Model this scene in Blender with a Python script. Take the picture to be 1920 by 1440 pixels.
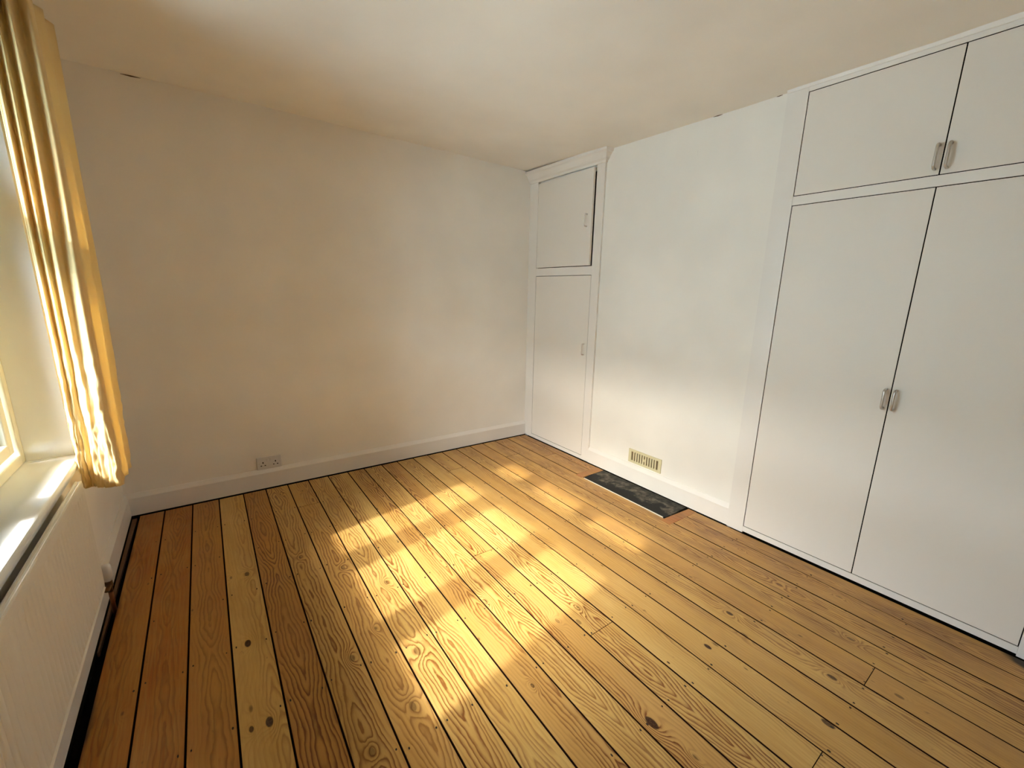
import bpy, bmesh, math, random
from mathutils import Vector, Matrix
for o in list(bpy.data.objects): bpy.data.objects.remove(o)
S = bpy.context.scene
random.seed(7)

# ------------------------------------------------------------------ camera
yaw, pitch, roll = 0.6693, -0.2240, 0.0324
CAM = Vector((0.4687, -3.3086, 1.3562)); FPX = 802.35
fw = Vector((math.sin(yaw)*math.cos(pitch), math.cos(yaw)*math.cos(pitch), math.sin(pitch)))
r0 = Vector((math.cos(yaw), -math.sin(yaw), 0)); u0 = r0.cross(fw)
rt = r0*math.cos(roll) + u0*math.sin(roll); up = -r0*math.sin(roll) + u0*math.cos(roll)
cam = bpy.data.objects.new('camera', bpy.data.cameras.new('camera'))
S.collection.objects.link(cam)
M = Matrix((rt, up, -fw)).transposed().to_4x4(); M.translation = CAM
cam.matrix_world = M
cam.data.sensor_width = 36; cam.data.lens = FPX/1920*36
cam.data.shift_x = -49.33/1920; cam.data.shift_y = 17.8/1920
cam.data.clip_start = 0.02
S.camera = cam

# ------------------------------------------------------------------ light
SUN_DIR = Vector((1, .185, -.728)).normalized()          # the way the sunlight travels
EXPOSURE = 1.14
SUN_STRENGTH = 3.9
SKY_STRENGTH = 2.75
W = bpy.data.worlds.new('sky'); S.world = W; W.use_nodes = True
nt = W.node_tree; nt.nodes.clear()
sky = nt.nodes.new('ShaderNodeTexSky'); sky.sky_type = 'NISHITA'; sky.sun_disc = False
sky.sun_elevation = math.asin(-SUN_DIR.z); sky.sun_rotation = math.atan2(-SUN_DIR.x, -SUN_DIR.y)
sky.air_density = 1.0; sky.dust_density = 3.0; sky.ozone_density = 1.0
haze = nt.nodes.new('ShaderNodeMix'); haze.data_type = 'RGBA'; haze.inputs[0].default_value = .5
haze.inputs[7].default_value = (4.25, 5.35, 6.35, 1)
bg = nt.nodes.new('ShaderNodeBackground'); wo = nt.nodes.new('ShaderNodeOutputWorld')
nt.links.new(sky.outputs[0], haze.inputs[6]); nt.links.new(haze.outputs[2], bg.inputs[0])
bg.inputs[1].default_value = SKY_STRENGTH
nt.links.new(bg.outputs[0], wo.inputs[0])
sun = bpy.data.objects.new('sun', bpy.data.lights.new('sun', 'SUN')); S.collection.objects.link(sun)
sun.data.energy = SUN_STRENGTH; sun.data.angle = math.radians(1.7); sun.data.color = (1, .98, .96)
sun.rotation_euler = SUN_DIR.to_track_quat('-Z', 'Y').to_euler()
# portal in the window opening: guides sky sampling, gives off no light of its own
WY0, WY1, WZ0, WZ1 = -.835, -2.54, .66, 2.13
pl = bpy.data.objects.new('window_portal', bpy.data.lights.new('window_portal', 'AREA')); S.collection.objects.link(pl)
pl.data.shape = 'RECTANGLE'; pl.data.size = WZ1-WZ0; pl.data.size_y = WY0-WY1
pl.location = (-.26, (WY0+WY1)/2, (WZ0+WZ1)/2); pl.rotation_euler = (0, -math.pi/2, 0)
pl.data.cycles.is_portal = True
S.view_settings.view_transform = 'Standard'; S.view_settings.look = 'None'
S.view_settings.exposure = EXPOSURE; S.view_settings.gamma = 1; S.view_settings.use_curve_mapping = False
try:
    S.cycles.use_denoising = True; S.cycles.max_bounces = 8; S.cycles.diffuse_bounces = 6; S.cycles.adaptive_threshold = .03
    S.cycles.transparent_max_bounces = 16; S.cycles.caustics_reflective = False; S.cycles.caustics_refractive = False
except Exception: pass

# ------------------------------------------------------------------ materials
class N:
    def __init__(s, name):
        s.m = bpy.data.materials.new(name); s.m.use_nodes = True; s.t = s.m.node_tree; s.t.nodes.clear()
        s.out = s.t.nodes.new('ShaderNodeOutputMaterial')
    def n(s, typ, **kw):
        x = s.t.nodes.new('ShaderNode'+typ)
        for k, v in kw.items(): setattr(x, k, v)
        return x
    def l(s, a, b): s.t.links.new(a, b)
    def put(s, sock, v):
        if hasattr(v, 'is_output') or hasattr(v, 'links'): s.l(v, sock)
        else: sock.default_value = v
    def math(s, op, a, b=None, c=None, clamp=False):
        x = s.n('Math', operation=op, use_clamp=clamp)
        s.put(x.inputs[0], a)
        if b is not None: s.put(x.inputs[1], b)
        if c is not None: s.put(x.inputs[2], c)
        return x.outputs[0]
    def noise(s, vec, scale=1, detail=2, rough=.5, dim='3D', w=None):
        x = s.n('TexNoise', noise_dimensions=dim)
        if dim != '1D' and vec is not None: s.l(vec, x.inputs['Vector'])
        if w is not None: s.put(x.inputs['W'], w)
        x.inputs['Scale'].default_value = scale; x.inputs['Detail'].default_value = detail
        x.inputs['Roughness'].default_value = rough
        return x.outputs[0]
    def vec(s, x, y, z=0):
        c = s.n('CombineXYZ'); s.put(c.inputs[0], x); s.put(c.inputs[1], y); s.put(c.inputs[2], z); return c.outputs[0]
    def ramp(s, fac, stops):
        r = s.n('ValToRGB'); s.l(fac, r.inputs[0]); e = r.color_ramp.elements
        while len(e) < len(stops): e.new(.5)
        for k, (p, c) in zip(e, stops):
            k.position = p; k.color = (c, c, c, 1) if isinstance(c, (int, float)) else (*c, 1)
        return r.outputs[0]
    def mix(s, fac, a, b, mode='MIX'):
        x = s.n('Mix', data_type='RGBA', blend_type=mode)
        s.put(x.inputs[0], fac)
        s.put(x.inputs[6], a if hasattr(a, 'links') else (*a, 1)); s.put(x.inputs[7], b if hasattr(b, 'links') else (*b, 1))
        return x.outputs[2]
    def bsdf(s, color, rough=.5, bump=None, bs=.1, bd=.01, metal=0, spec=.5):
        p = s.n('BsdfPrincipled')
        s.put(p.inputs['Base Color'], color if hasattr(color, 'links') else (*color, 1))
        s.put(p.inputs['Roughness'], rough); p.inputs['Metallic'].default_value = metal
        p.inputs['Specular IOR Level'].default_value = spec
        if bump is not None:
            b = s.n('Bump'); b.inputs['Strength'].default_value = bs; b.inputs['Distance'].default_value = bd
            s.l(bump, b.inputs['Height']); s.l(b.outputs[0], p.inputs['Normal'])
        s.l(p.outputs[0], s.out.inputs[0]); return p

def paint(name, col, rough=.55, scale=55, bs=.12, var=.03, big=True, spec=.4):
    m = N(name); g = m.n('NewGeometry').outputs['Position']
    a = m.noise(g, scale, 4, .6); b = m.noise(g, 2.2, 2)
    c2 = tuple(v*(1-var*2) for v in col)
    c = m.mix(m.ramp(b, [(.35, 0), (.65, 1)]), col, c2)
    h = m.math('ADD', m.math('MULTIPLY', a, .35), m.math('MULTIPLY', b, 3.0 if big else .3))
    m.bsdf(c, rough, h, bs, .004, spec=spec); return m.m

M_WALL = paint('wall_emulsion', (.885, .85, .785), .85, 45, .35, spec=.15)
M_CEIL = paint('ceiling_emulsion', (.885, .85, .78), .9, 30, .35, spec=.1)
M_TRIM = paint('trim_gloss_paint', (.85, .81, .755), .38, 40, .12)
M_CUP = paint('cupboard_paint', (.82, .77, .70), .5, 90, .15, .01, big=False)
M_FRAME = paint('cream_window_paint', (.80, .78, .66), .35, 60, .08)
M_SILL = paint('sill_paint', (.84, .88, .92), .25, 60, .06)
M_RAD = paint('radiator_enamel', (.78, .74, .66), .42, 260, .25, .01, big=False)
M_PLAST = paint('white_plastic', (.70, .68, .66), .35, 60, .02, .01, big=False)
M_VENT = paint('cream_plastic', (.66, .60, .38), .45, 60, .02, .02, big=False)
M_INSIDE = paint('cupboard_inside', (.05, .04, .035), .9, 30, .1, big=False)

def simple(name, col, rough=.5, metal=0, spec=.5):
    m = N(name); g = m.n('NewGeometry').outputs['Position']
    a = m.noise(g, 80, 3)
    c = m.mix(m.math('MULTIPLY', a, .25), col, tuple(v*.7 for v in col)); m.bsdf(c, rough, a, .05, .001, metal, spec); return m.m
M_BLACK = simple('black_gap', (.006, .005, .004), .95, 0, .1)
M_SEAL = simple('black_rubber', (.012, .012, .014), .6)
M_GRIME = simple('joint_grime', (.020, .006, .003), .95, 0, .05)
M_METAL = simple('satin_nickel', (.62, .58, .52), .32, 1)
M_COPPER = simple('dull_copper', (.22, .09, .04), .5, .7)
M_RUST = simple('dark_brass', (.12, .07, .03), .5, .5)
M_NAIL = simple('old_nail', (.03, .018, .012), .7)
M_STONE = simple('render', (.62, .62, .58), .9)
M_GROUND = simple('pale_paving', (.62, .60, .54), .95)

def glass():
    m = N('window_glass'); t = m.n('BsdfTransparent'); gl = m.n('BsdfGlossy'); gl.inputs['Roughness'].default_value = .01
    f = m.n('Fresnel'); f.inputs[0].default_value = 1.45; mx = m.n('MixShader')
    t.inputs[0].default_value = (.95, .97, .96, 1)
    m.l(f.outputs[0], mx.inputs[0]); m.l(t.outputs[0], mx.inputs[1]); m.l(gl.outputs[0], mx.inputs[2]); m.l(mx.outputs[0], m.out.inputs[0]); return m.m
M_GLASS = glass()

def cloth():
    m = N('yellow_cotton'); g = m.n('NewGeometry').outputs['Position']
    sx = m.n('SeparateXYZ'); m.l(g, sx.inputs[0])
    w = m.noise(m.vec(m.math('MULTIPLY', sx.outputs[0], 9), m.math('MULTIPLY', sx.outputs[1], 9), m.math('MULTIPLY', sx.outputs[2], 900)), 1, 2)
    f = m.noise(g, 38, 4, .6)
    c = m.mix(m.noise(g, 5, 2), (.87, .70, .36), (.82, .62, .28))
    c = m.mix(m.math('MULTIPLY', w, .25), c, (.90, .78, .50))
    p = m.n('BsdfPrincipled'); m.l(c, p.inputs['Base Color']); p.inputs['Roughness'].default_value = .6
    p.inputs['Specular IOR Level'].default_value = .4
    p.inputs['Sheen Weight'].default_value = .2
    b = m.n('Bump'); b.inputs['Strength'].default_value = .55; b.inputs['Distance'].default_value = .004
    m.l(m.math('ADD', m.math('MULTIPLY', w, .15), f), b.inputs['Height']); m.l(b.outputs[0], p.inputs['Normal'])
    t = m.n('BsdfTranslucent'); m.l(m.mix(.5, c, (.95, .74, .24)), t.inputs[0]); mx = m.n('MixShader'); mx.inputs[0].default_value = .32
    m.l(p.outputs[0], mx.inputs[1]); m.l(t.outputs[0], mx.inputs[2]); m.l(mx.outputs[0], m.out.inputs[0]); return m.m
M_CLOTH = cloth()

# knots: x, y, radius scale, darkness  (positions on the floor, in metres)
KNOTS = [(.512, -1.027, .9, .8), (.476, -1.525, 1.0, 1), (.501, -1.935, 1.0, 1), (.453, -1.93, .6, .9), (.991, -1.947, 1.15, .5), (.888, -2.154, 1.0, .5),
         (1.605, -2.202, .8, .5), (1.493, -2.672, 1.25, 1.0), (1.937, -2.607, .8, 1), (1.967, -3.026, 1.0, .9), (2.19, -2.562, .8, .9),
         (2.185, -2.966, .8, .9), (.780, -1.834, .9, .5), (.733, -2.224, .8, .5), (1.031, -1.475, .9, .5), (.896, -1.238, .9, .5),
         (2.465, -2.942, .7, .6), (1.535, -2.144, .7, .4), (2.291, -3.142, .7, .6), (1.26, -2.33, .5, .7), (1.74, -2.56, .35, 1)]
def wood():
    m = N('varnished_pine_boards'); g = m.n('NewGeometry').outputs['Position']
    sx = m.n('SeparateXYZ'); m.l(g, sx.inputs[0]); X, Y = sx.outputs[0], sx.outputs[1]
    oi = m.n('ObjectInfo'); oc = m.n('SeparateColor'); m.l(oi.outputs['Color'], oc.inputs[0])
    seed = m.math('MULTIPLY', oi.outputs['Random'], 91.0)
    # growth rings cut by the saw: distance from the heart line of the board
    wander = m.math('MULTIPLY', m.math('SUBTRACT', m.noise(m.vec(seed, m.math('MULTIPLY', Y, 1.3), 3), 1, 2), .5), .05)
    u = m.math('SUBTRACT', m.math('SUBTRACT', m.math('SUBTRACT', X, oc.outputs[0]), m.math('SUBTRACT', oc.outputs[1], .5)), wander)
    us = m.math('MULTIPLY', u, 30)
    core = m.math('SQRT', m.math('ADD', m.math('MULTIPLY', us, us), .05))
    n1 = m.noise(m.vec(seed, m.math('MULTIPLY', Y, 1.1), 7), 1, 3, .45)
    n2 = m.noise(m.vec(m.math('MULTIPLY', X, 22), m.math('MULTIPLY', Y, 5), seed), 1, 3)
    n3 = m.noise(m.vec(m.math('MULTIPLY', X, 70), m.math('MULTIPLY', Y, 22), seed), 1, 2)
    F = m.math('ADD', core, m.math('MULTIPLY', n1, 6.5))
    F = m.math('ADD', F, m.math('MULTIPLY', n2, .9))
    F = m.math('ADD', F, m.math('MULTIPLY', n3, .16))
    kmask = None; kring = None
    for (kx, ky, s, dk) in KNOTS:
        dx = m.math('DIVIDE', m.math('SUBTRACT', X, kx), .020*s); dy = m.math('DIVIDE', m.math('SUBTRACT', Y, ky), .040*s)
        d2 = m.math('ADD', m.math('MULTIPLY', dx, dx), m.math('MULTIPLY', dy, dy))
        e = m.math('MULTIPLY', m.math('EXPONENT', m.math('MULTIPLY', d2, -.55)), 1.5)
        F = m.math('ADD', F, e)
        k = m.math('MULTIPLY', m.math('MULTIPLY', m.math('SUBTRACT', 1.0, m.math('MULTIPLY', d2, 3.0)), 2.4, clamp=True), dk)
        kmask = k if kmask is None else m.math('MAXIMUM', kmask, k)
    # small scattered knots
    vo = m.n('TexVoronoi', voronoi_dimensions='2D'); vo.inputs['Scale'].default_value = 1
    m.l(m.vec(m.math('MULTIPLY', X, 6.5), m.math('ADD', m.math('MULTIPLY', Y, 2.6), 40)), vo.inputs['Vector'])
    vc = m.n('SeparateColor'); m.l(vo.outputs['Color'], vc.inputs[0])
    gate = m.math('GREATER_THAN', vc.outputs[0], .72)
    vd = m.math('MULTIPLY', vo.outputs['Distance'], m.math('ADD', 9.0, m.math('MULTIPLY', vc.outputs[1], 9.0)))
    F = m.math('ADD', F, m.math('MULTIPLY', gate, m.math('EXPONENT', m.math('MULTIPLY', m.math('MULTIPLY', vd, vd), -.6))))
    k = m.math('MULTIPLY', gate, m.math('SUBTRACT', 1.0, m.math('MULTIPLY', m.math('MULTIPLY', vd, vd), 4.0), clamp=True))
    kmask = m.math('MAXIMUM', kmask, m.math('MULTIPLY', k, .7))
    ph = m.math('FRACT', m.math('MULTIPLY', F, 2.6))
    ring = m.ramp(ph, [(0, .45), (.12, 0), (.45, .10), (.70, .60), (.84, 1), (.95, 1), (1.0, .45)])
    patch = m.ramp(m.noise(m.vec(m.math('MULTIPLY', X, 4), m.math('MULTIPLY', Y, 1.2), seed), 1, 2), [(.3, .55), (.6, 1)])
    # strong figure runs along the heart of each board; the sides are plain and fine
    wob = m.noise(m.vec(seed, m.math('MULTIPLY', Y, 2.2), 11), 1, 2)
    half = m.math('ADD', m.math('MULTIPLY', wob, .055), m.math('MULTIPLY', m.math('SUBTRACT', oi.outputs['Alpha'], .5), .045))
    side = m.math('DIVIDE', m.math('SUBTRACT', m.math('ABSOLUTE', u), half), .012)
    side = m.math('SUBTRACT', 1.0, m.math('MULTIPLY', m.math('MINIMUM', m.math('MAXIMUM', side, 0.0), 1.0), .72))
    patch = m.math('MULTIPLY', patch, side)
    ring = m.math('MULTIPLY', m.math('MULTIPLY', ring, patch), oi.outputs['Alpha'])
    tint = oc.outputs[2]
    light = m.mix(tint, (.74, .51, .180), (.34, .068, .001))
    dark = m.mix(tint, (.205, .064, .010), (.12, .026, .005))
    blotch = m.ramp(m.noise(m.vec(m.math('MULTIPLY', X, 9), m.math('MULTIPLY', Y, 2.4), m.math('ADD', seed, 5)), 1, 4, .6), [(.35, 0), (.75, 1)])
    light = m.mix(m.math('MULTIPLY', blotch, .60), light, (.52, .27, .050))
    fib = m.noise(m.vec(m.math('MULTIPLY', X, 420), m.math('MULTIPLY', Y, 9), seed), 1, 2)
    strk = m.ramp(m.noise(m.vec(m.math('MULTIPLY', X, 130), m.math('MULTIPLY', Y, 3.5), m.math('ADD', seed, 9)), 1, 3, .65), [(.45, 0), (.70, 1)])
    light = m.mix(m.math('MULTIPLY', m.math('ADD', fib, strk), .38), light, (.48, .27, .060))
    wear = m.ramp(m.noise(m.vec(m.math('MULTIPLY', X, 12), m.math('MULTIPLY', Y, 3.0), m.math('ADD', seed, 31)), 1, 5, .65), [(.42, 0), (.66, 1)])
    wear = m.math('MULTIPLY', wear, m.ramp(m.math('DIVIDE', X, 3.0), [(.60, .12), (.93, .75)]))
    light = m.mix(wear, light, (.27, .135, .045))
    c = m.mix(ring, light, dark)
    kd = m.math('MULTIPLY', kmask, m.ramp(m.noise(g, 160, 2), [(.2, .85), (.6, 1)]))
    c = m.mix(kd, c, (.035, .009, .003))
    dirt = m.ramp(m.noise(m.vec(m.math('MULTIPLY', X, 60), m.math('MULTIPLY', Y, 26), 2), 1, 3), [(.70, 0), (.78, 1)])
    c = m.mix(m.math('MULTIPLY', dirt, .55), c, (.10, .045, .015))
    # black floor stain left by the old room edge: beside the radiator and the far end of the wardrobe
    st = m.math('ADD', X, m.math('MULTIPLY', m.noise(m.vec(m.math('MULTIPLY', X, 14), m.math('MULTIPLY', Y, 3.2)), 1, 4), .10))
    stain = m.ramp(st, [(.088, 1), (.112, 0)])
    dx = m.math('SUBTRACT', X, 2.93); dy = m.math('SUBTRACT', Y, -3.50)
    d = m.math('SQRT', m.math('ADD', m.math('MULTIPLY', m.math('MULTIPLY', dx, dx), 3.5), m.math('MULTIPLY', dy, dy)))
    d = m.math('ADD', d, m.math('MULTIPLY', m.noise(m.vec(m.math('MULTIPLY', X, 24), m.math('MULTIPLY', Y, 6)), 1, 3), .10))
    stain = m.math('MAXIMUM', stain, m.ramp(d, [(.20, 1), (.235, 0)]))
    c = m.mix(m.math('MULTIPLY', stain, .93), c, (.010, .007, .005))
    h = m.math('ADD', m.math('MULTIPLY', ring, -.5), m.math('MULTIPLY', fib, .2))
    rg = m.ramp(m.noise(g, 14, 3), [(.3, .30), (.7, .46)])
    m.bsdf(c, rg, h, .12, .002, spec=.38); return m.m
M_WOOD = wood()

def slate():
    m = N('hearth_stone'); g = m.n('NewGeometry').outputs['Position']
    sx = m.n('SeparateXYZ'); m.l(g, sx.inputs[0])
    n = m.noise(g, 9, 5, .65)
    band = m.math('ADD', m.math('MULTIPLY', sx.outputs[0], 3.6), m.math('MULTIPLY', m.math('SUBTRACT', n, .5), 1.6))
    dust = m.ramp(m.math('SUBTRACT', band, 9.6), [(.32, 0), (.52, .75), (.75, .2)])
    dust = m.math('MULTIPLY', dust, m.ramp(m.noise(g, 26, 4), [(.35, .1), (.62, 1)]))
    c = m.mix(dust, (.006, .0065, .006), (.20, .17, .12))
    sp = m.ramp(m.noise(g, 170, 1), [(.74, 0), (.78, 1)])
    c = m.mix(m.math('MULTIPLY', sp, .4), c, (.4, .4, .38))
    m.bsdf(c, .62, n, .3, .004, spec=.25); return m.m
M_SLATE = slate()

# ------------------------------------------------------------------ helpers
C = S.collection
def obj(name, bm, mat, parent=None, smooth=False):
    me = bpy.data.meshes.new(name); bmesh.ops.recalc_face_normals(bm, faces=bm.faces); bm.to_mesh(me); bm.free()
    if smooth:
        for p in me.polygons: p.use_smooth = True
    me.materials.append(mat); o = bpy.data.objects.new(name, me); C.objects.link(o)
    if parent is not None:
        o.parent = parent; o.matrix_parent_inverse = Matrix.Translation(-Vector(parent.location)) if not parent.parent else Matrix.Translation(-Vector(parent.matrix_world.translation))
    return o
def thing(name, loc, label=None, cat=None, group=None, kind=None):
    o = bpy.data.objects.new(name, None); C.objects.link(o); o.location = loc; o.empty_display_size = .05
    o.matrix_world = Matrix.Translation(loc); tag(o, label, cat, group, kind); return o
def tag(o, label=None, cat=None, group=None, kind=None):
    if label: o['label'] = label
    if cat: o['category'] = cat
    if group: o['group'] = group
    if kind: o['kind'] = kind
    return o
def box(bm, x0, x1, y0, y1, z0, z1, bev=0, mat=None):
    r = bmesh.ops.create_cube(bm, size=1)
    vs = r['verts']
    for v in vs:
        v.co = Vector(((x0+x1)/2+v.co.x*abs(x1-x0), (y0+y1)/2+v.co.y*abs(y1-y0), (z0+z1)/2+v.co.z*abs(z1-z0)))
    if bev:
        es = list({e for v in vs for e in v.link_edges})
        bmesh.ops.bevel(bm, geom=es, offset=bev, segments=2, profile=.5, affect='EDGES')
    return bm
def B(*a, **k): return box(bmesh.new(), *a, **k)
def prism(pts, axis, a0, a1, bm=None):
    """pts: 2-D profile; axis 'x': (y,z) profile swept along x; axis 'y': (x,z) profile swept along y; 'z': (x,y)."""
    bm = bm or bmesh.new()
    def P(p, a):
        return {'x': (a, p[0], p[1]), 'y': (p[0], a, p[1]), 'z': (p[0], p[1], a)}[axis]
    A = [bm.verts.new(P(p, a0)) for p in pts]; Bv = [bm.verts.new(P(p, a1)) for p in pts]
    n = len(pts)
    for i in range(n): bm.faces.new((A[i], A[(i+1) % n], Bv[(i+1) % n], Bv[i]))
    bm.faces.new(A); bm.faces.new(Bv[::-1]); return bm
def tube(path, r, seg=12, bm=None, caps=True):
    bm = bm or bmesh.new(); path = [Vector(p) for p in path]; rings = []
    rr = r if isinstance(r, (list, tuple)) else [r]*len(path)
    prev = None
    for i, p in enumerate(path):
        t = (path[min(i+1, len(path)-1)] - path[max(i-1, 0)]).normalized()
        if prev is None:
            a = Vector((0, 0, 1)) if abs(t.z) < .9 else Vector((0, 1, 0)); nrm = t.cross(a).normalized()
        else: nrm = (prev - t*prev.dot(t)).normalized()
        prev = nrm; bn = t.cross(nrm)
        rings.append([bm.verts.new(p + (nrm*math.cos(k*2*math.pi/seg) + bn*math.sin(k*2*math.pi/seg))*rr[i]) for k in range(seg)])
    for a, b in zip(rings, rings[1:]):
        for k in range(seg): bm.faces.new((a[k], a[(k+1) % seg], b[(k+1) % seg], b[k]))
    if caps: bm.faces.new(rings[0][::-1]); bm.faces.new(rings[-1])
    return bm

# ------------------------------------------------------------------ setting: shell
RX = 2.935; YB = -3.95; AX = 3.36                       # chimney breast face, wall behind camera, alcove back
def struct(name, bm, mat, parent=None): return tag(obj(name, bm, mat, parent), kind='structure')
CY0, CY1 = -.911, -2.148                                # chimney breast
# ceiling: slightly uneven old plaster
bm = bmesh.new(); ys = [.05, -.25, -.93, -1.9, -2.2, -2.7, -3.1, -4.0]; xs = [-.05, .87, 2.0, 2.95, 3.5]
def cz(x, y):
    back = [2.398, 2.412, 2.416, 2.420, 2.420]
    i = max(k for k in range(4) if xs[k] <= x + 1e-6); t = (x-xs[i])/(xs[i+1]-xs[i]); zb = back[i]*(1-t)+back[i+1]*t
    f = max(0, 1+y/.93) if y < 0 else 1
    z = 2.4*(1-f)+zb*f
    if x > 2.4 and y < -1.5: z -= .008*(1 if -2.8 < y < -1.8 else .0)
    return z
g = [[bm.verts.new((x, y, cz(x, y))) for x in xs] for y in ys]
for i in range(len(ys)-1):
    for j in range(len(xs)-1): bm.faces.new((g[i][j], g[i][j+1], g[i+1][j+1], g[i+1][j]))
top = bmesh.ops.extrude_face_region(bm, geom=bm.faces[:])
for v in [e for e in top['geom'] if isinstance(e, bmesh.types.BMVert)]: v.co.z = 2.62
struct('ceiling', bm, M_CEIL)
wb = struct('wall_back', B(-.30, AX+.1, 0, .2, -.15, 2.62), M_WALL)
struct('wall_front', B(-.30, AX+.1, YB-.2, YB, -.15, 2.62), M_WALL)
# left wall: one solid with the window opening
bm = bmesh.new()
box(bm, -.28, 0, WY0, 0, -.15, 2.62); box(bm, -.28, 0, YB, WY1, -.15, 2.62)
box(bm, -.28, 0, WY1, WY0, -.15, WZ0-.034); box(bm, -.28, 0, WY1, WY0, WZ1, 2.62)
struct('wall_left', bm, M_WALL)
# right wall: chimney breast standing forward of two alcoves
pts = [(AX+.1, .0), (AX, 0), (AX, CY0), (RX, CY0), (RX, CY1), (AX, CY1), (AX, -3.47), (RX, -3.47), (RX, YB), (AX+.1, YB)]
wr = struct('wall_right', prism(pts, 'z', -.15, 2.62), M_WALL)
# cracks at the ceiling line
def sliver(a, b, w, par):
    a, b = Vector(a), Vector(b); d = (b-a).normalized(); bm = bmesh.new()
    n = Vector((0, 0, 1)); tt = d.cross(n)
    vs = []
    for k, s in ((0, .2), (.5, 1), (1, .15)):
        p = a.lerp(b, k); vs.append([bm.verts.new(p+n*w*s*q+tt*h) for q, h in ((-1, -.0012), (1, -.0012), (1, .0012), (-1, .0012))])
    for p, q in zip(vs, vs[1:]):
        for k in range(4): bm.faces.new((p[k], p[(k+1) % 4], q[(k+1) % 4], q[k]))
    bm.faces.new(vs[0]); bm.faces.new(vs[-1]); return obj('crack', bm, M_RUST, par)
sliver((.290, -.001, 2.397), (.368, -.001, 2.399), .003, wb)
sliver((RX-.001, -1.735, 2.392), (RX-.001, -1.79, 2.391), .0025, wr)
sliver((RX-.001, -2.085, 2.391), (RX-.001, -2.115, 2.391), .002, wr)
sliver((RX-.001, -1.655, 2.235), (RX-.001, -1.657, 2.205), .001, wr)

# ------------------------------------------------------------------ floor: sub-floor and single boards
fl = struct('floor', B(-.05, AX, YB, .02, -.14, -.030), M_BLACK)
SE = [(.171, .153), (.305, .277), (.438, .402), (.570, .530), (.698, .661), (.829, .792), (.960, .923), (1.092, 1.054), (1.230, 1.185),
      (1.350, 1.316), (1.486, 1.444), (1.612, 1.576), (1.746, 1.710), (1.873, 1.843), (2.009, 1.969), (2.148, 2.100), (2.282, 2.230),
      (2.417, 2.360), (2.552, 2.496), (2.693, 2.629), (2.840, 2.762), (2.995, 2.90)]
def sxat(i, y): a, b = SE[i]; return a+(b-a)*(y/-3.9)
GAP = .0018
TINT = [1.0, 1.0, .80, .15, .72, .26, .30, .14, .05, .36, .10, .42, .08, .16, .24, .36, .26, .50, .36, .42, .50, .56, .5]
CTR = [.00, .005, .01, .045, .0, -.01, .03, .0, -.03, .045, .005, -.045, .01, .06, -.05, .07, .02, -.06, .03, .0, .05, .0, 0]
CON = [.45, .5, .6, .45, .95, 1, .9, .9, 1, 1, 1, 1, 1, .55, .6, .65, .7, .4, .7, .8, .8, .8, .8]
JOINT = {6: [-.435], 14: [-.43], 20: [-.605], 13: [-3.05], 12: [-2.287], 11: [-1.53], 4: [-3.42], 17: [-3.05], 18: [-.43]}
HX = 2.660; HY0, HY1 = -1.118, -1.866
def board(lf, rf, y0, y1, i, dz=0.0):
    """lf, rf: functions giving the left and right edge x at y; y0 > y1."""
    bm = bmesh.new(); b = .0014; zt, zb = dz, -.022; st = []
    for y in (y0, y1):
        s = 1 if y == y0 else -1
        l, r = lf(y)+GAP, rf(y)-GAP
        st.append([(l, y, zb), (l, y, zt-b), (l+b, y-s*0, zt), (r-b, y, zt), (r, y, zt-b), (r, y, zb)])
    A = [bm.verts.new(p) for p in st[0]]; Z = [bm.verts.new(p) for p in st[1]]
    for k in range(6):
        f = bm.faces.new((A[k], A[(k+1) % 6], Z[(k+1) % 6], Z[k]))
        if k != 2: f.material_index = 1                      # grime in the joints
    for f in (bm.faces.new(A), bm.faces.new(Z[::-1])): f.material_index = 1
    o = obj('floorboard', bm, M_WOOD, fl); o.data.materials.append(M_GRIME)
    ym = (y0+y1)/2; cx = (lf(ym)+rf(ym))/2
    o.color = (cx, .5+CTR[i], TINT[i], CON[i]); return o
YE = -.036
for i in range(22):
    lf = (lambda y: .056 + .0100*y if y > -1.8 else .038) if i == 0 else (lambda y, i=i: sxat(i-1, y))
    rf = (lambda y, i=i: sxat(i, y)) if i < 21 else (lambda y: 2.908)
    if i == 21: rf = lambda y: 2.907
    cuts = [YE]+JOINT.get(i, [])+[YB+.01]
    if i == 21:
        if sxat(20, -1.4) > 2.9: continue
    dz = random.uniform(-.0008, .0008)
    if i >= 20:                                           # boards cut round the hearth slab
        lims = [(YE, HY0+.075), (HY1-.075, YB+.01)]
        segs = []
        for a, z in lims:
            cc = [a]+[j for j in JOINT.get(i, []) if z < j < a]+[z]
            segs += list(zip(cc, cc[1:]))
    else: segs = list(zip(cuts, cuts[1:]))
    for k, (a, z) in enumerate(segs):
        a2 = a-(.0012 if k else 0); z2 = z+(.0012 if k < len(segs)-1 else 0)
        rr = rf
        if i == 20: rr = lambda y: min(sxat(20, y), 2.907)
        o = board(lf, rr, a2, z2, i, dz)
        if k % 2: o.color = (o.color[0], o.color[1]-.02, min(1, o.color[2]*.7+.1), o.color[3])
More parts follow.
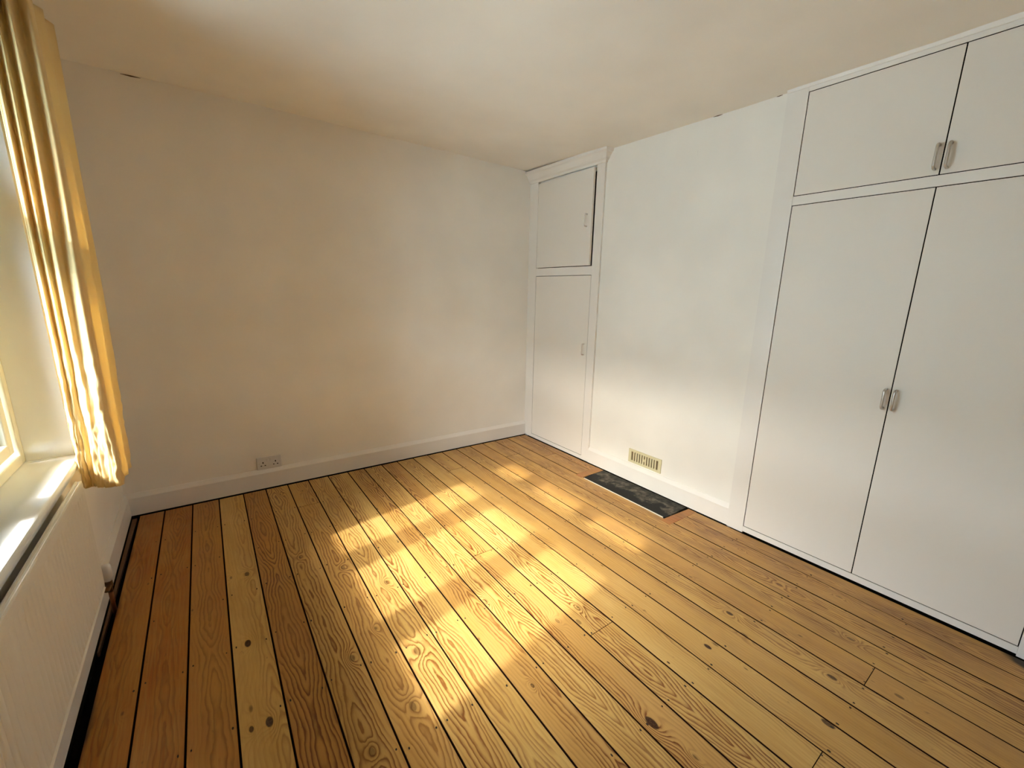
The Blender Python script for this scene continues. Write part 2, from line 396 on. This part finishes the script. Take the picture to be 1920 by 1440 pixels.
# narrow filler strip of board 19/20 beside the slab, cross pieces at both slab ends, thin strip along the left skirting
def piece(x0, x1, y0, y1, tint, con=.6, skew=0, name='floorboard'):
    bm = bmesh.new(); vs = []
    for z in (-.022, .0004): vs.append([bm.verts.new(p) for p in ((x0, y0, z), (x1, y0+skew, z), (x1, y1+skew*.3, z), (x0, y1, z))])
    for k in range(4): bm.faces.new((vs[0][k], vs[0][(k+1) % 4], vs[1][(k+1) % 4], vs[1][k]))
    bm.faces.new(vs[0][::-1]); bm.faces.new(vs[1]); o = obj(name, bm, M_WOOD, fl); o.color = ((x0+x1)/2, .5, tint, con); return o
piece(HX-.005, 2.905, HY0+.072, HY0+.004, .95, .5, .018)
piece(HX-.035, 2.905, HY1-.004, HY1-.072, 1.0, .5, -.018)
bm = bmesh.new(); vs = []
for z in (-.022, -.004): vs.append([bm.verts.new(p) for p in ((.0245, -.05, z), (.046, -.05, z), (.030, -1.25, z), (.0245, -1.25, z))])
for k in range(4): bm.faces.new((vs[0][k], vs[0][(k+1) % 4], vs[1][(k+1) % 4], vs[1][k]))
bm.faces.new(vs[0][::-1]); bm.faces.new(vs[1]); o = obj('filler_strip', bm, simple('stained_strip', (.13, .055, .02), .6), fl)
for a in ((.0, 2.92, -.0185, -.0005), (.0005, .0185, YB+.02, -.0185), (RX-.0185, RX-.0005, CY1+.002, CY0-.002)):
    obj('skirting_shade_strip', B(*a, -.0295, .0037), M_BLACK, fl)  # black strips stand in for the shadow line under the skirting
# nail heads on the joist lines
bm = bmesh.new()
for jy in (-.43, -.80, -1.17, -1.535, -1.895, -2.27, -2.66, -3.05):
    for i in range(0, 21):
        for s in (-1, 1):
            x = sxat(i, jy)+s*random.uniform(.013, .020); y = jy+random.uniform(-.012, .012)
            if x > 2.64 and HY1-.1 < y < HY0+.1 or x > 2.88: continue
            if random.random() < .12: continue
            rx, ry = random.uniform(.0018, .0030), random.uniform(.003, .0055)
            vs = [bm.verts.new((x+rx*math.cos(a*math.pi/4), y+ry*math.sin(a*math.pi/4), .0014)) for a in range(8)]
            lo = [bm.verts.new((v.co.x, v.co.y, -.003)) for v in vs]
            bm.faces.new(vs)
            for a in range(8): bm.faces.new((vs[a], lo[a], lo[(a+1) % 8], vs[(a+1) % 8]))
tag(obj('nail_heads', bm, M_NAIL, fl), kind='stuff')

# skirting boards
SK = lambda s, t=.020, h=.138: [(0, .004), (s*t, .004), (s*t, h-.026), (s*(t-.002), h-.022), (s*t*.45, h-.006), (s*t*.3, h), (0, h)]
struct('baseboard_back', prism(SK(-1), 'x', .0, 2.918), M_TRIM)
struct('baseboard_left', prism(SK(1), 'y', YB, -.0), M_TRIM)
struct('baseboard_right', prism([(RX+a, b) for a, b in SK(-1)], 'y', CY0-.001, CY1), M_TRIM)
struct('baseboard_front', prism([(YB-.0+a, b) for a, b in SK(1)], 'x', .0, 2.93), M_TRIM)

# hearth slab
bm = bmesh.new(); pts = [(2.672, HY0-.004), (2.905, HY0+.030), (2.912, HY1+.002), (2.672, HY1+.000)]
rp = []
for i, p in enumerate(pts):
    p = Vector(p); a = Vector(pts[i-1]); b = Vector(pts[(i+1) % 4]); r = .022 if i in (0, 3) else .003
    p1 = p+(a-p).normalized()*r; p2 = p+(b-p).normalized()*r
    for t in (0, .25, .5, .75, 1): rp.append(tuple((1-t)**2*p1+2*t*(1-t)*p+t*t*p2))
prism(rp, 'z', -.030, -.001, bm)
he = obj('hearth_slab', bm, M_SLATE)
tag(he, 'black stone hearth slab set flush in the floorboards below the cream air vent', 'hearth')
bm = bmesh.new(); box(bm, 2.6630, 2.6700, HY1+.01, HY0-.015, -.02, .0022); o = obj('edging', bm, paint('pale_filler', (.80, .76, .64), .7, 120, .3), he)
o['label'] = 'pale filler line along the slab edge'

# ------------------------------------------------------------------ window
GX = -.175                                                # glass plane
win = thing('window_1', (GX, (WY0+WY1)/2, WZ0), kind='structure')
JW = .036; FX0, FX1 = -.205, -.131
bm = bmesh.new()
def rail_prof(bm, *a): box(bm, *a, bev=.004)
rail_prof(bm, FX0, FX1, WY0-JW, WY0, WZ0, WZ1); rail_prof(bm, FX0, FX1, WY1, WY1+JW, WZ0, WZ1)
rail_prof(bm, FX0, FX1, WY1+JW, WY0-JW, WZ0, WZ0+JW); rail_prof(bm, FX0, FX1, WY1+JW, WY0-JW, WZ1-JW, WZ1)
obj('frame', bm, M_FRAME, win)
PY = [(-.925, -1.335), (-1.500, -1.915), (-2.075, -2.46)]   # glass widths
PZ = [(.755, 1.520), (1.700, 2.050)]
SW = .045
for a, b in ((PY[0][1], PY[1][0]), (PY[1][1], PY[2][0])):
    obj('mullion', B(FX0, FX1, b+SW, a-SW, WZ0+JW, WZ1-JW, bev=.004), M_FRAME, win)
bm = bmesh.new()
for (a, b) in PY: box(bm, FX0, FX1, b-SW+.0005, a+SW-.0005, PZ[0][1]+SW, PZ[1][0]-SW, bev=.004)
obj('transom', bm, M_FRAME, win)
for (a, b) in PY:
    for (z0, z1) in PZ:
        bm = bmesh.new(); y0, y1 = a+SW-.001, b-SW+.001; q0, q1 = z0-SW+.001, z1+SW-.001
        X0, X1 = -.198, -.142
        box(bm, X0, X1, a, y0, q0, q1, bev=.005); box(bm, X0, X1, y1, b, q0, q1, bev=.005)
        box(bm, X0, X1, b, a, q0, z0, bev=.005); box(bm, X0, X1, b, a, z1, q1, bev=.005)
        s = obj('sash', bm, M_FRAME, win)
        bm = bmesh.new(); w = .006
        for q in ((a-w, a, z0, z1), (b, b+w, z0, z1), (b+w, a-w, z0, z0+w), (b+w, a-w, z1-w, z1)): box(bm, GX-.008, GX+.008, *q)
        obj('seal', bm, M_SEAL, s)
        obj('pane', B(GX-.002, GX+.002, b+w, a-w, z0+w, z1-w), M_GLASS, s)
# bright white lining of the reveal
M_REV = paint('brilliant_white', (.87, .90, .91), .6, 60, .2, .01)
for a in ((WY0-.0025, WY0, WZ0, WZ1), (WY1, WY1+.0025, WZ0, WZ1), (WY1+.0025, WY0-.0025, WZ1-.0025, WZ1)):
    obj('reveal', B(FX1+.0005, .0003, *a), M_REV, win)
# sill with rounded nose
NX = .024; zt = WZ0; zb = WZ0-.034
prof = [(-.145, zb), (-.145, zt)]
for k in range(7):
    a = math.pi/2*(1-k/6); prof.append((NX-.015+.015*math.cos(a), zt-.015+.015*math.sin(a)))
for k in range(1, 5):
    a = -math.pi/2*k/4; prof.append((NX-.012+.012*math.cos(a), zb+.012+.012*math.sin(a)))
sl = prism(prof, 'y', WY1-.03, WY0)
o = struct('trim_1', sl, M_SILL); o['label'] = 'white painted window sill with rounded front edge'
bm = prism([(-.120, -.868), (-.075, -.857), (-.066, -.860), (-.078, -.866), (-.110, -.872)], 'z', WZ0, WZ0+.0012)
obj('scratch', bm, M_STONE, o)
# outside: eaves and ground
struct('trim_2', B(-.60, -.28, WY1-1.2, WY0+1.4, 2.16, 2.26), M_TRIM)['label'] = 'eaves soffit above the window outside'
struct('ground', B(-40, -.6, -30, 30, -2.9, -2.8), M_GROUND)
struct('wall_sky_blocker', B(-16, -15, -22, 20, -2.8, 7.2), M_STONE)      # added unseen wall, keeps low sky light off the chimney breast

# ------------------------------------------------------------------ radiator
RF, RB, RZ0, RZ1, RY0, RY1 = .056, .036, .150, .632, -1.105, -2.42
rad = thing('radiator', (.045, -1.8, 0), 'cream ribbed steel panel radiator on the wall under the window', 'radiator')
bm = bmesh.new(); P = .0333; n = int((RY0-RY1-.05)/P)
# fluted face
ysx = [RY0-.025]; dep = [0]
y = RY0-.03
prof = []
for k in range(n):
    yc = y-k*P
    for t, d in ((0, 0), (.28, 0), (.40, .005), (.50, .0085), (.60, .005), (.72, 0)): prof.append((yc-t*P, d))
prof.append((y-n*P, 0))
zs = [(RZ0+.045, 0), (RZ0+.062, 1), (RZ1-.055, 1), (RZ1-.038, 0)]
rows = []
for z, f in zs: rows.append([bm.verts.new((RF-d*f, yy, z)) for yy, d in prof])
for a, b in zip(rows, rows[1:]):
    for k in range(len(prof)-1): bm.faces.new((a[k], a[k+1], b[k+1], b[k]))
obj('fluted_face', bm, M_RAD, rad, True)
# body: top seam, flat borders, bottom bevel and lip
pr = [(RF, RZ0+.045), (RF-.004, RZ0+.030), (RF+.001, RZ0+.026), (RF-.002, RZ0+.020), (RF-.014, RZ0), (RB, RZ0), (RB-.002, RZ0+.05), (RB-.002, RZ1-.02), (RB, RZ1-.002),
      (RB+.004, RZ1), (RB+.008, RZ1-.003), (RF-.008, RZ1-.003), (RF-.004, RZ1-.001), (RF-.001, RZ1-.005), (RF, RZ1-.016), (RF, RZ1-.038), (RF-.007, RZ1-.040), (RF-.007, RZ0+.043)]
obj('panel', prism(pr, 'y', RY1, RY0), M_RAD, rad)
y_end = y-n*P
for a, b in ((y, RY0), (RY1, y_end)): obj('end_border', B(RF-.008, RF, a, b, RZ0+.045, RZ1-.038), M_RAD, rad)

for yy in (-1.35, -2.2): obj('bracket', B(.0012, RB-.002, yy-.015, yy+.015, .25, .56), M_RAD, rad)
# valve at the far end
vx, vy = .048, -1.000
v = obj('valve', tube([(vx, vy, .146), (vx, vy, .156), (vx, vy, .160), (vx, vy, .208), (vx, vy, .217), (vx, vy, .221)], [.012, .012, .019, .017, .014, .006], 20), M_PLAST, rad, True)
v['label'] = 'cream plastic valve cap'
bm = tube([(vx, vy, .095), (vx, vy, .118), (vx, vy, .119), (vx, vy, .148)], [.009, .009, .013, .012], 14)
tube([(vx, vy, .125), (vx, vy-.05, .130), (vx, vy-.115, .172)], .009, 10, bm); obj('valve_body', bm, M_RUST, rad, True)
obj('pipe', tube([(vx, vy, .10), (vx, vy, .06), (vx, vy, -.028)], .0075, 10), M_COPPER, rad, True)

# ------------------------------------------------------------------ curtain
def catmull(P, n):
    out = []; Q = [P[0]]+P+[P[-1]]
    for i in range(1, len(Q)-2):
        for k in range(n):
            t = k/n; a, b, c, d = Q[i-1], Q[i], Q[i+1], Q[i+2]
            out.append(tuple(.5*((2*b[j])+(-a[j]+c[j])*t+(2*a[j]-5*b[j]+4*c[j]-d[j])*t*t+(-a[j]+3*b[j]-3*c[j]+d[j])*t**3) for j in range(2)))
    out.append(P[-1]); return out
HEM = [(.026, -.950), (.033, -.976), (.044, -.984), (.056, -.972), (.066, -.978), (.084, -1.000), (.104, -1.016), (.128, -1.030), (.150, -1.026),
       (.149, -.985), (.136, -.950), (.156, -.900), (.140, -.865), (.150, -.825), (.158, -.795), (.138, -.760), (.100, -.775), (.075, -.740), (.045, -.760), (.022, -.735)]
TOP = [(.030, -.950), (.048, -.990), (.054, -.950), (.072, -.995), (.082, -.955), (.104, -1.005), (.118, -.960), (.146, -.990), (.152, -.955),
       (.136, -.930), (.150, -.905), (.164, -.880), (.142, -.850), (.158, -.810), (.172, -.770), (.140, -.740), (.105, -.770), (.080, -.730), (.050, -.755), (.026, -.725)]
h = catmull(HEM, 9); tp = catmull(TOP, 9); NZ = 90; bm = bmesh.new(); rows = []
from mathutils import noise as mn
for j in range(NZ+1):
    t = j/NZ; z = .560+(2.26-.560)*t; e = t**.8; row = []
    for i, (a, b) in enumerate(zip(h, tp)):
        x = a[0]*(1-e)+b[0]*e; yy = a[1]*(1-e)+b[1]*e
        q = i/len(h); wob = (.006*math.sin(3.1*z+5*q)+.003*math.sin(6.3*z+9*q))*min(1, q*3)
        low = max(0, 1-t*2.3)
        w = mn.noise(Vector((q*26, z*11, 1)))*.006*low+mn.noise(Vector((q*60, z*32, 4)))*.0055*low
        x += wob*.35*(1-low*.3)+w; yy += wob*.8+w*1.6
        x = max(x, .010)
        zz = z - (.010*math.sin(q*9)*.3 + .002)*(1-t)
        row.append(bm.verts.new((x, yy, zz)))
    rows.append(row)
for a, b in zip(rows, rows[1:]):
    for k in range(len(h)-1): bm.faces.new((a[k], a[k+1], b[k+1], b[k]))
cu = obj('curtain', bm, M_CLOTH, None, True)
tag(cu, 'pale yellow cotton curtain gathered in folds beside the window', 'curtain')
sd = cu.modifiers.new('thickness', 'SOLIDIFY'); sd.thickness = .0014; sd.offset = 0
# hem stitching band along the leading edge
bm = bmesh.new(); rr = []
cv = [v.co.copy() for v in cu.data.vertices]; nn = len(h)
for j in range(NZ+1):
    a = cv[j*nn]; b = cv[j*nn+4]; off = Vector((-.0012, -.0016, 0)); rr.append([bm.verts.new(a+off), bm.verts.new(a.lerp(b, .5)+off), bm.verts.new(b+off)])
for a, b in zip(rr, rr[1:]):
    for k in range(2): bm.faces.new((a[k], a[k+1], b[k+1], b[k]))
hm = obj('side_hem', bm, M_CLOTH, cu, True); s2 = hm.modifiers.new('t', 'SOLIDIFY'); s2.thickness = .001
ra = thing('curtain_rail', (.09, -1.6, 2.28), 'plain white curtain rail fixed above the window', 'curtain rail')
obj('rail', B(.082, .104, -2.85, -.66, 2.262, 2.290, bev=.003), M_TRIM, ra)
for yy in (-.70, -1.6, -2.7): obj('bracket', B(0, .086, yy-.012, yy+.012, 2.268, 2.285), M_TRIM, ra)

# ------------------------------------------------------------------ cupboards
def d_handle(y, z0, z1, x, par, mat, r=.0055, stand=.028, ang=0):
    pth = [(x, y, z1-.006)]
    for k in range(7):
        a = math.pi/2*k/6; pth.append((x-stand+.012-.012*math.sin(a), y, z1-.006-.012+.012*math.cos(a)))
    for k in range(7):
        a = math.pi/2*k/6; pth.append((x-stand+.012-.012*math.cos(a), y, z0+.006+.012-.012*math.sin(a)))
    pth.append((x, y, z0+.006))
    return obj('handle', tube(pth, r, 12), mat, par, True)

def door(name, y0, y1, z0, z1, xf, par, th=.019, shade_w=.0028):
    d = obj(name, B(xf, xf+th, y1, y0, z0, z1, bev=.0010), M_CUP, par)
    if shade_w:  # black strips put in as the shade inside the door gaps
        bm = bmesh.new(); g = .0016; q = .006
        for a in ((y0, y0+shade_w, z0-shade_w, z1+shade_w), (y1-shade_w, y1, z0-shade_w, z1+shade_w), (y1, y0, z0-shade_w, z0), (y1, y0, z1, z1+shade_w)):
            box(bm, xf+g, xf+g+q, *a)
        tag(obj('gap_shade', bm, M_BLACK, par), kind='stuff')
    return d

# small cupboard in the left alcove
F = 2.920
sc = thing('alcove_cupboard', (F, -.455, 0), 'narrow white built-in cupboard in the far corner with small cornice', 'cupboard')
T = .022
for a, b in ((-.0005, -.1195), (-.8275, -.9105)):
    obj('stile', B(F, F+T, b, a, .002, 2.41, bev=.001), M_TRIM, sc)
for a, b in ((.002, .0335), (1.5305, 1.597), (2.320, 2.41)):
    obj('rail', B(F+.0003, F+T, -.8275, -.1195, a, b, bev=.0008), M_TRIM, sc)
bm = bmesh.new()
box(bm, F+T, AX-.002, -.015, -.001, .0, 2.4); box(bm, F+T, AX-.002, -.909, -.895, .0, 2.4); box(bm, AX-.016, AX-.002, -.895, -.015, .0, 2.4)
box(bm, F+T+.02, AX-.016, -.895, -.015, .0, .02); box(bm, F+T+.02, AX-.016, -.895, -.015, 1.555, 1.575); box(bm, F+T, AX-.016, -.895, -.015, 2.37, 2.39)
obj('carcass', bm, M_INSIDE, sc)
d = door('door', -.1225, -.8240, .038, 1.5265, F+.0012, sc); d['label'] = 'tall lower door'
d_handle(-.787, .892, .992, F+.002, d, M_TRIM)
# upper door stands slightly ajar, hinged at the wall side
d = door('door', -.1225, -.8180, 1.6020, 2.300, F+.0005, sc, shade_w=0)
obj('door_stop', B(F+.0215, F+.034, -.83, -.1195, 2.285, 2.330), M_TRIM, sc); d['label'] = 'upper door standing slightly ajar'
hd = d_handle(-.768, 1.885, 1.985, F+.001, d, M_TRIM)
piv = Vector((F, -.1225, 0)); A = Matrix.Translation(piv) @ Matrix.Rotation(math.radians(-1.9), 4, 'Z') @ Matrix.Translation(-piv)
for q in (d, hd): q.data.transform(A)
# cornice with a mitred return
cp = [(0, 2.316), (.006, 2.318), (.010, 2.332), (.022, 2.342), (.026, 2.352), (.044, 2.376), (.056, 2.384), (.058, 2.4055), (0, 2.4055)]
bm = bmesh.new(); rings = []
for fn in (lambda p: (F-p[0], -.001, p[1]), lambda p: (F-p[0], -.9115-p[0], p[1]), lambda p: (RX+.002, -.9115-p[0], p[1])):
    rings.append([bm.verts.new(fn(p)) for p in cp])
for a, b in zip(rings, rings[1:]):
    for k in range(len(cp)): bm.faces.new((a[k], a[(k+1) % len(cp)], b[(k+1) % len(cp)], b[k]))
bm.faces.new(rings[0]); bm.faces.new(rings[-1][::-1])
obj('cornice', bm, M_TRIM, sc)
obj('caulk_line', B(F-.057, F+.001, -.9690, -.003, 2.4045, 2.4065), M_RUST, sc)  # dark caulk along the top of the cornice

# wardrobe in the right alcove
G = 2.913
wd = thing('fitted_wardrobe', (G, -2.8, 0), 'wide white fitted wardrobe with two tall doors and two top doors', 'wardrobe')
for a, b in ((CY1-.0005, -2.2485), (-3.3775, -3.469)):
    obj('stile', B(G, G+.020, b, a, .001, 2.41, bev=.001), M_TRIM, wd)
for a, b in ((.010, .0425), (1.8455, 1.888), (2.3595, 2.41)):
    obj('rail', B(G+.0003, G+.020, -3.3775, -2.2485, a, b, bev=.0008), M_TRIM, wd)
bm = bmesh.new()
box(bm, G+.022, AX-.002, CY1-.016, CY1-.002, .0, 2.39); box(bm, G+.022, AX-.002, -3.468, -3.452, .0, 2.39); box(bm, AX-.016, AX-.002, -3.452, CY1-.016, .0, 2.39)
box(bm, G+.042, AX-.016, -3.452, CY1-.016, .0, .02); box(bm, G+.042, AX-.016, -3.452, CY1-.016, 1.855, 1.875); box(bm, G+.022, AX-.016, -3.452, CY1-.016, 2.37, 2.389)
obj('carcass', bm, M_INSIDE, wd)
YM = -2.8045
for z0, z1, hz, nm in ((.0460, 1.8420, (.897, .997), 'tall'), (1.8915, 2.3560, (1.907, 2.009), 'top')):
    for (a, b, hy, side) in ((-2.2520, YM+.0022, -2.7865, 'left'), (YM-.0022, -3.3740, -2.8240, 'right')):
        d = door('door', a, b, z0, z1, G+.0010, wd); d['label'] = '%s %s door' % (nm, side)
        d_handle(hy, hz[0], hz[1], G+.001, d, M_METAL, .0055, .030)
# thin scribe strip along the ceiling
pr = [(G, 2.378), (G-.004, 2.380), (G-.010, 2.396), (G-.012, 2.405), (G, 2.405)]
obj('scribe_strip', prism(pr, 'y', -3.469, CY1), M_TRIM, wd)

# ------------------------------------------------------------------ air vent
V = thing('air_vent', (RX, -1.478, .15), 'cream plastic air vent grille on the chimney breast above skirting', 'vent')
y0, y1, z0, z1 = -1.331, -1.625, .150, .254
x1 = RX; x0 = RX-.008
bm = bmesh.new(); bw = .026; tz = .018
box(bm, x0, x1, y0-bw, y0, z0, z1, bev=.0015); box(bm, x0, x1, y1, y1+bw, z0, z1, bev=.0015)
box(bm, x0, x1, y1+bw, y0-bw, z0, z0+tz, bev=.0015); box(bm, x0, x1, y1+bw, y0-bw, z1-tz, z1, bev=.0015)
obj('frame', bm, M_VENT, V)
obj('backing', B(RX-.0015, RX-.0002, y1+.01, y0-.01, z0+.01, z1-.01), simple('vent_dark', (.16, .12, .06), .8), V)
ns = 11; span = (y0-y1-2*bw); pitch_ = span/ns
me = None
for k in range(1, ns):
    yc = y0-bw-k*pitch_
    o = obj('bar', B(x0+.001, RX-.0015, yc-.0062, yc+.0062, z0+tz-.001, z1-tz+.001, bev=.001), M_VENT, V) 
yc = (y0+y1)/2
obj('slider_knob', B(x0-.003, RX-.0015, yc-.008, yc+.008, (z0+z1)/2-.011, (z0+z1)/2+.009, bev=.002), M_VENT, V)

# ------------------------------------------------------------------ double socket
K = thing('double_socket', (.7377, 0, .1803), 'white double plug socket on the back wall above skirting', 'socket')
sx0, sx1, sz0, sz1 = .6652, .8102, .1370, .2235
obj('face_plate', B(sx0, sx1, -.0095, 0, sz0, sz1, bev=.003), M_PLAST, K)
for cx in (sx0+.036, sx1-.036):
    for (dx, dz, w, hh) in ((0, .012, .0030, .0055), (-.0115, -.009, .0042, .0028), (.0115, -.009, .0042, .0028)):
        obj('pin_hole', B(cx+dx-w, cx+dx+w, -.0102, -.0090, sz0+.036+dz-hh, sz0+.036+dz+hh), M_BLACK, K)
for cx in (sx0+.0625, sx1-.0625):
    b = B(-.0065, .0065, -.004, 0, -.010, .010, bev=.0012)
    bmesh.ops.transform(b, matrix=Matrix.Translation((cx, -.0092, sz1-.019)) @ Matrix.Rotation(math.radians(8), 4, 'X'), verts=b.verts)
    obj('switch', b, M_PLAST, K)
for cx in (sx0+.0125, sx1-.0125): obj('screw', tube([(cx, -.0090, (sz0+sz1)/2), (cx, -.0100, (sz0+sz1)/2)], .003, 10), M_METAL, K)
